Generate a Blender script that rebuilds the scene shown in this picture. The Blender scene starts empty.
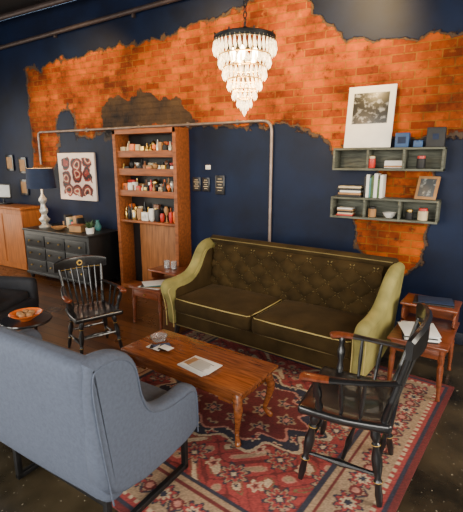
import bpy, math, random
import numpy as np
from mathutils import Vector, Matrix, Quaternion
random.seed(7)
D=bpy.data; SC=bpy.context.scene; COL=SC.collection
def V(*a): return Vector(a)

# ---------------------------------------------------------------- materials
def new_mat(name):
    m=D.materials.new(name); m.use_nodes=True
    nt=m.node_tree; b=nt.nodes["Principled BSDF"]
    return m,nt,b
def mat(name,col,rough=.5,metal=0,var=.25,scale=12,bump=0,emis=None,es=0,sheen=0,coat=0,stretch=None,bscale=None,spec=None):
    m,nt,b=new_mat(name)
    b.inputs['Roughness'].default_value=rough; b.inputs['Metallic'].default_value=metal
    if spec is not None: b.inputs['Specular IOR Level'].default_value=spec
    tc=nt.nodes.new('ShaderNodeTexCoord'); mp=nt.nodes.new('ShaderNodeMapping')
    nt.links.new(tc.outputs['Object'],mp.inputs[0])
    if stretch: mp.inputs['Scale'].default_value=stretch
    n=nt.nodes.new('ShaderNodeTexNoise'); n.inputs['Scale'].default_value=scale; n.inputs['Detail'].default_value=6
    nt.links.new(mp.outputs[0],n.inputs['Vector'])
    r=nt.nodes.new('ShaderNodeValToRGB')
    r.color_ramp.elements[0].position=.3; r.color_ramp.elements[1].position=.7
    r.color_ramp.elements[0].color=tuple(max(0,c*(1-var)) for c in col)+(1,)
    r.color_ramp.elements[1].color=tuple(min(1,c*(1+var)) for c in col)+(1,)
    nt.links.new(n.outputs['Fac'],r.inputs[0]); nt.links.new(r.outputs[0],b.inputs['Base Color'])
    if bump:
        n2=nt.nodes.new('ShaderNodeTexNoise'); n2.inputs['Scale'].default_value=bscale or scale*8; n2.inputs['Detail'].default_value=3
        nt.links.new(mp.outputs[0],n2.inputs['Vector'])
        bp=nt.nodes.new('ShaderNodeBump'); bp.inputs['Strength'].default_value=bump; bp.inputs['Distance'].default_value=.01
        nt.links.new(n2.outputs['Fac'],bp.inputs['Height']); nt.links.new(bp.outputs[0],b.inputs['Normal'])
    if emis:
        b.inputs['Emission Color'].default_value=emis+(1,); b.inputs['Emission Strength'].default_value=es
    if sheen:
        b.inputs['Sheen Weight'].default_value=sheen; b.inputs['Sheen Roughness'].default_value=.4
        b.inputs['Sheen Tint'].default_value=tuple(min(1,c*2+.02) for c in col)+(1,)
    if coat: b.inputs['Coat Weight'].default_value=coat
    return m
M_velvet=mat('velvet_brown',(.036,.022,.007),.95,var=.4,scale=5,sheen=.5,bump=.1,bscale=300,spec=.15)
M_sage=mat('velvet_olive_gold',(.25,.22,.070),.75,var=.35,scale=5,sheen=.3,spec=.25)
M_pipe=mat('piping_gold',(.44,.35,.12),.6,var=.1)
M_sageD=mat('crease_olive',(.17,.125,.038),.8,var=.2)
M_grey=mat('wool_bluegrey',(.075,.092,.135),.9,var=.12,scale=60,bump=.3,bscale=500)
M_black=mat('black_lacquer',(.008,.008,.009),.28,var=.3,coat=.4)
M_blackmetal=mat('black_metal',(.010,.010,.011),.45,metal=.3)
M_cherry=mat('cherry_arm',(.15,.032,.010),.3,var=.35,scale=8,stretch=(1,6,6),coat=.3)
M_table=mat('wood_table',(.21,.062,.016),.25,var=.5,scale=6,stretch=(1,9,9),coat=.4)
M_endt=mat('wood_end_table',(.17,.042,.014),.3,var=.35,scale=6,stretch=(1,8,8),coat=.3)
M_shelfwood=mat('wood_shelf_orange',(.24,.068,.015),.5,var=.4,scale=5,stretch=(1,6,6))
M_backwood=mat('wood_back_panel',(.30,.11,.030),.55,var=.35,scale=5,stretch=(7,7,.8))
M_desk=mat('wood_desk',(.36,.11,.020),.5,var=.3,scale=5,stretch=(7,7,.8))
M_greywood=mat('wood_weathered',(.10,.105,.08),.75,var=.5,scale=8,stretch=(1,8,8),bump=.3)
M_dress=mat('dresser_black',(.007,.0075,.008),.42,var=.4,scale=6)
M_brass=mat('brass',(.6,.4,.12),.3,metal=1,var=.1)
M_gold=mat('gold_paint',(.65,.40,.08),.4,metal=.5,var=.1)
M_conduit=mat('conduit_grey',(.22,.17,.15),.4,metal=.5,var=.3)
M_darkpipe=mat('pipe_dark',(.05,.035,.035),.5,metal=.3)
M_white=mat('white_paint',(.75,.73,.68),.5,var=.06)
M_paper=mat('paper',(.72,.72,.70),.6,var=.08)
M_red=mat('red_lacquer',(.5,.03,.02),.35,var=.15)
M_orange=mat('orange_ceramic',(.75,.16,.02),.3,var=.2)
M_blue=mat('blue_box',(.015,.06,.17),.5,var=.2)
M_navy=mat('navy_shade',(.008,.02,.06),.8,var=.2)
M_teal=mat('teal',(.05,.2,.2),.5)
M_cream=mat('cream',(.6,.48,.30),.6,var=.15)
M_tan=mat('tan',(.35,.18,.07),.6,var=.2)
M_silver=mat('silver_leaf',(.6,.58,.52),.35,metal=.5,var=.3,scale=30)
M_green=mat('leaf_green',(.05,.1,.03),.6)
M_slate=mat('chalkboard',(.010,.010,.012),.6,var=.4)
M_uphb=mat('dark_upholstery',(.012,.013,.018),.8,var=.3)
M_tin=mat('tin_brown',(.16,.06,.025),.4,var=.4)
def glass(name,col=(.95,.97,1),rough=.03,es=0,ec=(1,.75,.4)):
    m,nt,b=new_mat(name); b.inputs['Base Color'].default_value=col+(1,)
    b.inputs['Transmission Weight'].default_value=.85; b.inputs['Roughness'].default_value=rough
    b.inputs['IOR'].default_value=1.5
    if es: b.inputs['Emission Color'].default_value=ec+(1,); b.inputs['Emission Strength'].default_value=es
    n=nt.nodes.new('ShaderNodeTexNoise'); n.inputs['Scale'].default_value=20
    mr=nt.nodes.new('ShaderNodeMapRange'); mr.inputs['To Min'].default_value=rough; mr.inputs['To Max'].default_value=rough+.08
    nt.links.new(n.outputs['Fac'],mr.inputs[0]); nt.links.new(mr.outputs[0],b.inputs['Roughness'])
    return m
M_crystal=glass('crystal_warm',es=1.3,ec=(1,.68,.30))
M_bulb=mat('bulb_glow',(1,.8,.5),.4,emis=(1,.72,.38),es=40)
M_glass=glass('clear_glass')

# ---------------------------------------------------------------- mesh builder
class MB:
    def __init__(s): s.V=[];s.F=[];s.M=[];s.S=[];s.mats=[]
    def mi(s,m):
        if m not in s.mats: s.mats.append(m)
        return s.mats.index(m)
    def add(s,vs,fs,m,smooth=True,xf=None):
        o=len(s.V); i=s.mi(m)
        for v in vs:
            v=Vector(v)
            if xf is not None: v=xf@v
            s.V.append(v)
        for f in fs:
            s.F.append([a+o for a in f]); s.M.append(i); s.S.append(smooth)
    def rbox(s,c,size,m,r=.006,rot=None,bulge=(0,0,0),mid=0,warp=None,seg=2):
        h=[q/2 for q in size]; r=min(r,min(h)*.98)
        lines=[]
        for k in range(3):
            a=h[k]; L=[-a]
            for j in range(1,seg+1): L.append(-a+r*(1-math.cos(j/seg*math.pi/2)) if j<seg else -a+r)
            for j in range(1,mid+1): L.append(-a+r+(2*a-2*r)*j/(mid+1))
            L+= [-x for x in L[:seg+1][::-1]]
            lines.append(L)
        idx={};vs=[];fs=[]
        def gv(p):
            key=tuple(round(q,6) for q in p)
            if key in idx: return idx[key]
            inner=[max(-(h[k]-r),min(h[k]-r,p[k])) for k in range(3)]
            d=Vector([p[k]-inner[k] for k in range(3)])
            if d.length>1e-9: q=Vector(inner)+d.normalized()*r
            else: q=Vector(p)
            t=[q[k]/h[k] for k in range(3)]
            for k in range(3):
                if bulge[k]:
                    a,b=[j for j in range(3) if j!=k]
                    q[k]+=bulge[k]*t[k]*(1-abs(t[a])**3)*(1-abs(t[b])**3)
            if warp: q=Vector(warp(q))
            idx[key]=len(vs); vs.append(q); return idx[key]
        for k in range(3):
            a,b=[j for j in range(3) if j!=k]
            for sg in (-1,1):
                for i in range(len(lines[a])-1):
                    for j in range(len(lines[b])-1):
                        quad=[]
                        for (ii,jj) in ((i,j),(i+1,j),(i+1,j+1),(i,j+1)):
                            p=[0,0,0]; p[k]=sg*h[k]; p[a]=lines[a][ii]; p[b]=lines[b][jj]; quad.append(gv(p))
                        if len(set(quad))>=3: fs.append(list(dict.fromkeys(quad)))
        X=Matrix.Translation(Vector(c))
        if rot is not None: X=X@rot.to_4x4()
        s.add(vs,fs,m,True,X)
    def tube(s,pts,rad,m,n=8,closed=False,caps=True,flat=None):
        pts=[Vector(p) for p in pts]; N=len(pts)
        if not hasattr(rad,'__len__'): rad=[rad]*N
        T=[]
        for i in range(N):
            if closed: t=pts[(i+1)%N]-pts[i-1]
            else: t=pts[min(i+1,N-1)]-pts[max(i-1,0)]
            T.append(t.normalized())
        up=Vector((0,0,1)) if abs(T[0].z)<.9 else Vector((0,1,0))
        nrm=(up-T[0]*up.dot(T[0])).normalized(); vs=[];fs=[]
        for i in range(N):
            if i: nrm=(nrm-T[i]*nrm.dot(T[i])); nrm=nrm.normalized() if nrm.length>1e-6 else Vector((1,0,0))
            bn=T[i].cross(nrm)
            for k in range(n):
                a=2*math.pi*k/n
                fa,fb=(flat if flat else (1,1))
                vs.append(pts[i]+nrm*math.cos(a)*rad[i]*fa+bn*math.sin(a)*rad[i]*fb)
        for i in range(N if closed else N-1):
            for k in range(n):
                j=(i+1)%N
                fs.append([i*n+k,i*n+(k+1)%n,j*n+(k+1)%n,j*n+k])
        if caps and not closed:
            fs.append([k for k in range(n)]); fs.append([(N-1)*n+k for k in range(n)])
        s.add(vs,fs,m,True)
    def turned(s,p0,p1,prof,m,n=10):
        p0=Vector(p0);p1=Vector(p1)
        s.tube([p0.lerp(p1,t) for t,r in prof],[r for t,r in prof],m,n)
    def lathe(s,o,prof,m,n=20):
        o=Vector(o)
        s.tube2([(o+Vector((0,0,z)),max(r,.0005)) for r,z in prof],m,n)
    def tube2(s,pr,m,n):
        vs=[];fs=[]
        for p,r in pr:
            for k in range(n):
                a=2*math.pi*k/n; vs.append(p+Vector((math.cos(a)*r,math.sin(a)*r,0)))
        N=len(pr)
        for i in range(N-1):
            for k in range(n): fs.append([i*n+k,i*n+(k+1)%n,(i+1)*n+(k+1)%n,(i+1)*n+k])
        fs.append(list(range(n))); fs.append([(N-1)*n+k for k in range(n)])
        s.add(vs,fs,m,True)
    def grid(s,fn,nu,nv,m,smooth=True):
        vs=[fn(i/nu,j/nv) for j in range(nv+1) for i in range(nu+1)]
        fs=[[j*(nu+1)+i,j*(nu+1)+i+1,(j+1)*(nu+1)+i+1,(j+1)*(nu+1)+i] for j in range(nv) for i in range(nu)]
        s.add(vs,fs,m,smooth)
    def prism(s,outline,x0,x1,m,r=.03,warp=None):
        P=[Vector((a,b)) for a,b in outline]; n=len(P)
        area=sum(P[i].x*P[(i+1)%n].y-P[(i+1)%n].x*P[i].y for i in range(n))
        sg=1 if area>0 else -1
        N=[]
        for i in range(n):
            t=(P[(i+1)%n]-P[i-1]).normalized(); N.append(Vector((-t.y,t.x))*sg)
        S=[(x0,r),(x0+.13*r,.5*r),(x0+.5*r,.13*r),(x0+r,0),(x1-r,0),(x1-.5*r,.13*r),(x1-.13*r,.5*r),(x1,r)]
        vs=[];fs=[]
        for x,ins in S:
            for i in range(n):
                q=P[i]+N[i]*ins; p=Vector((x,q.x,q.y))
                if warp: p=Vector(warp(p))
                vs.append(p)
        for k in range(len(S)-1):
            for i in range(n):
                fs.append([k*n+i,k*n+(i+1)%n,(k+1)*n+(i+1)%n,(k+1)*n+i])
        fs.append(list(range(n))); fs.append([(len(S)-1)*n+i for i in range(n)])
        s.add(vs,fs,m,True)
    def build(s,name,parent=None,loc=(0,0,0),rz=0):
        me=D.meshes.new(name); me.from_pydata([tuple(v) for v in s.V],[],s.F)
        for m in s.mats: me.materials.append(m)
        me.polygons.foreach_set('material_index',s.M); me.polygons.foreach_set('use_smooth',s.S)
        import bmesh
        bm=bmesh.new(); bm.from_mesh(me); bmesh.ops.recalc_face_normals(bm,faces=bm.faces[:]); bm.to_mesh(me); bm.free()
        me.update()
        o=D.objects.new(name,me); COL.objects.link(o)
        o.location=loc; o.rotation_euler=(0,0,rz)
        if parent: o.parent=parent
        try:
            me.set_sharp_from_angle(angle=math.radians(42))
        except Exception: pass
        return o
def empty(name,loc,rz=0):
    e=D.objects.new(name,None); COL.objects.link(e); e.location=loc; e.rotation_euler=(0,0,rz); e.empty_display_size=.1; return e
def chaikin(P,it=2):
    for _ in range(it):
        Q=[]
        for i in range(len(P)):
            a=P[i]; b=P[(i+1)%len(P)]
            Q.append((a[0]*.75+b[0]*.25,a[1]*.75+b[1]*.25)); Q.append((a[0]*.25+b[0]*.75,a[1]*.25+b[1]*.75))
        P=Q
    return P
def smoothpath(P,it=2):
    P=[Vector(p) for p in P]
    for _ in range(it):
        Q=[P[0]]
        for i in range(len(P)-1):
            Q.append(P[i].lerp(P[i+1],.25)); Q.append(P[i].lerp(P[i+1],.75))
        Q.append(P[-1]); P=Q
    return P
rad=math.radians
WY=4.4; CH=3.87

# ---------------------------------------------------------------- room shell
def wall_material():
    m,nt,b=new_mat('painted_brick_wall'); L=nt.links.new; N=nt.nodes.new
    tc=N('ShaderNodeTexCoord'); sep=N('ShaderNodeSeparateXYZ'); L(tc.outputs['Object'],sep.inputs[0])
    cb=N('ShaderNodeCombineXYZ'); L(sep.outputs['X'],cb.inputs['X']); L(sep.outputs['Z'],cb.inputs['Y'])
    br=N('ShaderNodeTexBrick'); L(cb.outputs[0],br.inputs['Vector'])
    br.inputs['Scale'].default_value=1; br.inputs['Brick Width'].default_value=.215; br.inputs['Row Height'].default_value=.075
    br.inputs['Mortar Size'].default_value=.007; br.inputs['Mortar Smooth'].default_value=.3; br.inputs['Bias'].default_value=-.05
    br.inputs['Color1'].default_value=(.37,.066,.0015,1); br.inputs['Color2'].default_value=(.15,.020,.001,1); br.inputs['Mortar'].default_value=(.24,.085,.010,1)
    n1=N('ShaderNodeTexNoise'); n1.inputs['Scale'].default_value=2.0; n1.inputs['Detail'].default_value=10; n1.inputs['Roughness'].default_value=.65; L(tc.outputs['Object'],n1.inputs['Vector'])
    rr=N('ShaderNodeValToRGB'); rr.color_ramp.elements[0].position=.36; rr.color_ramp.elements[0].color=(.32,.28,.28,1); rr.color_ramp.elements[1].position=.64; rr.color_ramp.elements[1].color=(1.5,1.55,1.2,1)
    L(n1.outputs['Fac'],rr.inputs[0])
    mx=N('ShaderNodeMix'); mx.data_type='RGBA'; mx.blend_type='MULTIPLY'; mx.inputs[0].default_value=1; L(br.outputs['Color'],mx.inputs[6]); L(rr.outputs[0],mx.inputs[7])
    n4=N('ShaderNodeTexNoise'); n4.inputs['Scale'].default_value=9; n4.inputs['Detail'].default_value=8; n4.inputs['Roughness'].default_value=.7; L(tc.outputs['Object'],n4.inputs['Vector'])
    ef=N('ShaderNodeMapRange'); ef.inputs['From Min'].default_value=.58; ef.inputs['From Max'].default_value=.72; ef.inputs['To Max'].default_value=.5; L(n4.outputs['Fac'],ef.inputs[0])
    me_=N('ShaderNodeMix'); me_.data_type='RGBA'; L(ef.outputs[0],me_.inputs[0]); L(mx.outputs[2],me_.inputs[6]); me_.inputs[7].default_value=(.52,.19,.018,1)
    so=N('ShaderNodeMapRange'); so.inputs['From Min'].default_value=.44; so.inputs['From Max'].default_value=.32; so.inputs['To Max'].default_value=.8; L(n4.outputs['Fac'],so.inputs[0])
    ms=N('ShaderNodeMix'); ms.data_type='RGBA'; L(so.outputs[0],ms.inputs[0]); L(me_.outputs[2],ms.inputs[6]); ms.inputs[7].default_value=(.055,.012,.004,1)
    n2=N('ShaderNodeTexNoise'); n2.inputs['Scale'].default_value=1.6; n2.inputs['Detail'].default_value=9; n2.inputs['Roughness'].default_value=.65; L(tc.outputs['Object'],n2.inputs['Vector'])
    pr=N('ShaderNodeValToRGB'); pr.color_ramp.elements[0].position=.35; pr.color_ramp.elements[0].color=(.002,.0045,.016,1); pr.color_ramp.elements[1].position=.7; pr.color_ramp.elements[1].color=(.004,.012,.045,1)
    L(n2.outputs['Fac'],pr.inputs[0])
    n3=N('ShaderNodeTexNoise'); n3.inputs['Scale'].default_value=4; n3.inputs['Detail'].default_value=8; n3.inputs['Roughness'].default_value=.6; L(tc.outputs['Object'],n3.inputs['Vector'])
    def masked(att):
        a=N('ShaderNodeAttribute'); a.attribute_name=att
        s1=N('ShaderNodeMath'); s1.operation='SUBTRACT'; L(n3.outputs['Fac'],s1.inputs[0]); s1.inputs[1].default_value=.5
        s2=N('ShaderNodeMath'); s2.operation='MULTIPLY_ADD'; L(s1.outputs[0],s2.inputs[0]); s2.inputs[1].default_value=.38; L(a.outputs['Fac'],s2.inputs[2])
        return s2.outputs[0]
    def step(sock,lo,hi):
        r=N('ShaderNodeMapRange'); r.inputs['From Min'].default_value=lo; r.inputs['From Max'].default_value=hi; L(sock,r.inputs[0]); return r.outputs[0]
    bm=masked('brick'); gm=masked('grey')
    mBrick=step(bm,.0,.012); mRim=step(bm,-.03,-.018); mG=step(gm,0,.015)
    c1=N('ShaderNodeMix'); c1.data_type='RGBA'; L(mRim,c1.inputs[0]); L(pr.outputs[0],c1.inputs[6]); c1.inputs[7].default_value=(.07,.04,.022,1)
    c2=N('ShaderNodeMix'); c2.data_type='RGBA'; L(mBrick,c2.inputs[0]); L(c1.outputs[2],c2.inputs[6]); L(ms.outputs[2],c2.inputs[7])
    gr=N('ShaderNodeValToRGB'); gr.color_ramp.elements[0].position=.38; gr.color_ramp.elements[0].color=(.010,.009,.012,1); gr.color_ramp.elements[1].position=.62; gr.color_ramp.elements[1].color=(.075,.042,.02,1); L(n2.outputs['Fac'],gr.inputs[0])
    c3=N('ShaderNodeMix'); c3.data_type='RGBA'; L(mG,c3.inputs[0]); L(c2.outputs[2],c3.inputs[6]); L(gr.outputs[0],c3.inputs[7])
    L(c3.outputs[2],b.inputs['Base Color'])
    ro=N('ShaderNodeMapRange'); ro.inputs['To Min'].default_value=.5; ro.inputs['To Max'].default_value=.8; L(mBrick,ro.inputs[0]); L(ro.outputs[0],b.inputs['Roughness'])
    b.inputs['Specular IOR Level'].default_value=.2
    inv=N('ShaderNodeMath'); inv.operation='MULTIPLY_ADD'; L(br.outputs['Fac'],inv.inputs[0]); inv.inputs[1].default_value=-1.0; L(n4.outputs['Fac'],inv.inputs[2])
    mu=N('ShaderNodeMath'); mu.operation='MULTIPLY'; L(inv.outputs[0],mu.inputs[0]); L(mBrick,mu.inputs[1])
    sb=N('ShaderNodeMath'); sb.operation='MULTIPLY_ADD'; L(mRim,sb.inputs[0]); sb.inputs[1].default_value=-1.0; L(mu.outputs[0],sb.inputs[2])
    bp=N('ShaderNodeBump'); bp.inputs['Strength'].default_value=.9; bp.inputs['Distance'].default_value=.013; L(sb.outputs[0],bp.inputs['Height']); L(bp.outputs[0],b.inputs['Normal'])
    return m
def sdpoly(X,Z,P):
    d=np.full(X.shape,1e9); ins=np.zeros(X.shape,bool); n=len(P)
    for i in range(n):
        ax,az=P[i]; bx,bz=P[(i+1)%n]
        ex,ez=bx-ax,bz-az; t=np.clip(((X-ax)*ex+(Z-az)*ez)/(ex*ex+ez*ez),0,1)
        d=np.minimum(d,np.hypot(X-ax-t*ex,Z-az-t*ez))
        c=((az>Z)!=(bz>Z))&(X<(bx-ax)*(Z-az)/((bz-az) if bz!=az else 1e-9)+ax)
        ins^=c
    return np.where(ins,d,-d)
XL,XR=-8.6,2.6
def make_back_wall():
    st=.05; nx=int((XR-XL)/st); nz=int(CH/st)
    xs=np.linspace(XL,XR,nx+1); zs=np.linspace(0,CH,nz+1)
    X,Z=np.meshgrid(xs,zs); X=X.ravel();Z=Z.ravel()
    P1=[(-6.30,1.58),(-6.30,3.08),(-5.6,3.12),(-4.65,3.18),(-3.9,3.18),(-3.23,3.23),(-2.7,3.28),(-2.25,3.42),(-1.85,3.42),(-1.6,3.16),(-1.3,2.90),(-.9,2.84),(-.5,2.78),(-.2,2.85),(1.2,2.75),(1.3,2.05),(-.26,2.0),(-1.0,1.98),(-1.35,1.85),(-1.5,2.04),(-1.75,2.08),(-2.0,2.12),(-3.0,2.15),(-4.45,2.1),(-5.2,2.05),(-5.72,1.95),(-5.8,1.58)]
    P2=[(-1.12,1.25),(-.40,1.25),(-.46,.62),(-.75,.58),(-1.02,.88)]
    P3=[(-.93,1.75),(-.42,1.75),(-.42,1.2),(-.87,1.2)]
    B1=[(-5.65,1.8),(-5.65,2.45),(-5.5,2.55),(-5.3,2.5),(-5.2,2.2),(-5.25,1.85)]
    G=[(-4.75,1.9),(-4.7,2.45),(-4.4,2.64),(-4.2,2.52),(-4.0,2.66),(-3.6,2.5),(-3.35,2.5),(-3.05,2.25),(-3.0,2.16),(-4.3,2.15)]
    sb=np.maximum.reduce([sdpoly(X,Z,P1),sdpoly(X,Z,P2),sdpoly(X,Z,P3)]); sb=np.minimum(sb,-sdpoly(X,Z,B1))
    sg=sdpoly(X,Z,G)
    vs=[(float(a),WY,float(c)) for a,c in zip(X,Z)]; w=nx+1
    fs=[(j*w+i,j*w+i+1,(j+1)*w+i+1,(j+1)*w+i) for j in range(nz) for i in range(nx)]
    me=D.meshes.new('wall_back'); me.from_pydata(vs,[],fs)
    for nm,arr in (('brick',sb),('grey',sg)):
        a=me.attributes.new(nm,'FLOAT','POINT'); a.data.foreach_set('value',np.clip(arr,-1,1).astype(np.float32))
    me.materials.append(wall_material()); o=D.objects.new('wall_back',me); COL.objects.link(o)
    so=o.modifiers.new('s','SOLIDIFY'); so.thickness=.15; so.offset=-1
    return o
make_back_wall()
M_wall=mat('navy_paint',(.006,.010,.025),.55,var=.4,scale=2)
M_ceil=mat('ceiling_dark',(.012,.011,.013),.7,var=.4,scale=3)
def simple(name,boxes,m,r=.004):
    b=MB()
    for c,s in boxes: b.rbox(c,s,m,r=r)
    return b.build(name)
FY=-2.4
simple('ceiling',[(((XL+XR)/2,(WY+FY)/2,CH+.08),(XR-XL,WY-FY,.16))],M_ceil)
def wall_with_openings(name,axis,pos,a0,a1,ops,z0,z1):
    bx=[]
    def B(lo,hi,zl,zh):
        if axis=='y': bx.append((((lo+hi)/2,pos,(zl+zh)/2),(hi-lo,.16,zh-zl)))
        else: bx.append(((pos,(lo+hi)/2,(zl+zh)/2),(.16,hi-lo,zh-zl)))
    B(a0,a1,0,z0); B(a0,a1,z1,CH)
    c=a0
    for lo,hi in ops: B(c,lo,z0,z1); c=hi
    B(c,a1,z0,z1)
    simple(name,bx,M_wall)
    for k,(lo,hi) in enumerate(ops):
        b=MB(); 
        def bar(l,h,zl,zh):
            if axis=='y': b.rbox(((l+h)/2,pos,(zl+zh)/2),(h-l,.06,zh-zl),M_black,r=.004)
            else: b.rbox((pos,(l+h)/2,(zl+zh)/2),(.06,h-l,zh-zl),M_black,r=.004)
        bar(lo,lo+.05,z0,z1);bar(hi-.05,hi,z0,z1);bar(lo,hi,z0,z0+.05);bar(lo,hi,z1-.05,z1)
        bar((lo+hi)/2-.02,(lo+hi)/2+.02,z0,z1)
        b.build('window_%d'%(len([o for o in D.objects if o.name.startswith('window_')])+1))
wall_with_openings('wall_front','y',FY-.08,XL,XR,[(-6.5,-4.3),(-3.6,-1.2),(-.6,1.9)],.7,3.2)
wall_with_openings('wall_right','x',XR+.08,FY,WY,[(-1.5,.9),(1.5,3.4)],.8,3.2)
wall_with_openings('wall_left','x',XL-.08,FY,WY,[(-1.2,1.2),(1.7,3.4)],.3,3.0)

def floor_material():
    m,nt,b=new_mat('floor_concrete_planks'); L=nt.links.new; N=nt.nodes.new
    tc=N('ShaderNodeTexCoord')
    n=N('ShaderNodeTexNoise'); n.inputs['Scale'].default_value=2.5; n.inputs['Detail'].default_value=10; L(tc.outputs['Object'],n.inputs['Vector'])
    r=N('ShaderNodeValToRGB'); r.color_ramp.elements[0].position=.35; r.color_ramp.elements[0].color=(.012,.010,.006,1); r.color_ramp.elements[1].position=.68; r.color_ramp.elements[1].color=(.065,.048,.026,1); L(n.outputs['Fac'],r.inputs[0])
    v=N('ShaderNodeTexNoise'); v.inputs['Scale'].default_value=38; v.inputs['Detail'].default_value=2; L(tc.outputs['Object'],v.inputs['Vector'])
    vr=N('ShaderNodeMapRange'); vr.inputs['From Min'].default_value=.68; vr.inputs['From Max'].default_value=.74; L(v.outputs['Fac'],vr.inputs[0])
    c0=N('ShaderNodeMix'); c0.data_type='RGBA'; L(vr.outputs[0],c0.inputs[0]); L(r.outputs[0],c0.inputs[6]); c0.inputs[7].default_value=(.25,.22,.16,1)
    br=N('ShaderNodeTexBrick'); L(tc.outputs['Object'],br.inputs['Vector']); br.inputs['Scale'].default_value=1
    br.inputs['Brick Width'].default_value=1.6; br.inputs['Row Height'].default_value=.11; br.inputs['Mortar Size'].default_value=.004
    br.inputs['Color1'].default_value=(.17,.065,.02,1); br.inputs['Color2'].default_value=(.08,.032,.012,1); br.inputs['Mortar'].default_value=(.01,.006,.005,1)
    sp=N('ShaderNodeSeparateXYZ'); L(tc.outputs['Object'],sp.inputs[0])
    a=N('ShaderNodeMath'); a.operation='MULTIPLY_ADD'; L(n.outputs['Fac'],a.inputs[0]); a.inputs[1].default_value=1.2; L(sp.outputs['Y'],a.inputs[2])
    mk=N('ShaderNodeMapRange'); mk.inputs['From Min'].default_value=2.6; mk.inputs['From Max'].default_value=2.8; L(a.outputs[0],mk.inputs[0])
    mx_=N('ShaderNodeMapRange'); mx_.inputs['From Min'].default_value=-1.8; mx_.inputs['From Max'].default_value=-2.2; L(sp.outputs['X'],mx_.inputs[0])
    mul=N('ShaderNodeMath'); mul.operation='MULTIPLY'; L(mk.outputs[0],mul.inputs[0]); L(mx_.outputs[0],mul.inputs[1])
    c1=N('ShaderNodeMix'); c1.data_type='RGBA'; L(mul.outputs[0],c1.inputs[0]); L(c0.outputs[2],c1.inputs[6]); L(br.outputs['Color'],c1.inputs[7])
    L(c1.outputs[2],b.inputs['Base Color'])
    rg=N('ShaderNodeMapRange'); rg.inputs['To Min'].default_value=.15; rg.inputs['To Max'].default_value=.45; L(n.outputs['Fac'],rg.inputs[0]); L(rg.outputs[0],b.inputs['Roughness'])
    bp=N('ShaderNodeBump'); bp.inputs['Strength'].default_value=.25; bp.inputs['Distance'].default_value=.01; L(n.outputs['Fac'],bp.inputs['Height']); L(bp.outputs[0],b.inputs['Normal'])
    return m
fb=MB(); fb.rbox(((XL+XR)/2,(WY+FY)/2,-.05),(XR-XL+.3,WY-FY+.3,.1),floor_material(),r=.002); fb.build('floor')
simple('baseboard_back',[(((-3.15+XR)/2,WY-.012,.06),(XR+3.15,.024,.12))],M_wall,r=.004)

def bend(p,c,q,r=.08,k=6):
    p,c,q=Vector(p),Vector(c),Vector(q); a=c+(p-c).normalized()*r; b=c+(q-c).normalized()*r
    return [ (a*(1-t)**2+c*2*t*(1-t)+b*t*t) for t in [i/k for i in range(k+1)]]
b=MB(); y=WY-.03
p0=V(-6.1,y,1.68);c1=V(-6.1,y,2.17);c2=V(-2.06,y,2.17);p3=V(-2.06,y,.13)
b.tube([p0]+bend(p0,c1,c2)+bend(c1,c2,p3,.12)+[p3],.018,M_conduit,10)
for x in (-5.0,-4.0,-3.2,-2.5): b.rbox((x,y+.012,2.17),(.03,.03,.06),M_conduit,r=.004)
b.build('electrical_conduit')
b=MB()
b.tube([(XL+.05,y-.03,3.42),(-3.0,y-.03,3.58),(XR-.05,y-.03,3.62)],.03,M_darkpipe,10)
for x in (-7,-5.5,-4,-2,0): b.rbox((x,WY-.028,3.47+.02*(x+7)),(.03,.05,.09),M_darkpipe,r=.004)
b.build('steam_pipe')
b=MB(); b.tube([(XL+.05,4.1,CH-.10),(XR-.05,4.1,CH-.10)],.035,M_darkpipe,10)
for x in (-7,-5,-3,-1,1): b.rbox((x,4.1,CH-.036),(.03,.03,.062),M_darkpipe,r=.003)
b.build('sprinkler_pipe')

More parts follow.
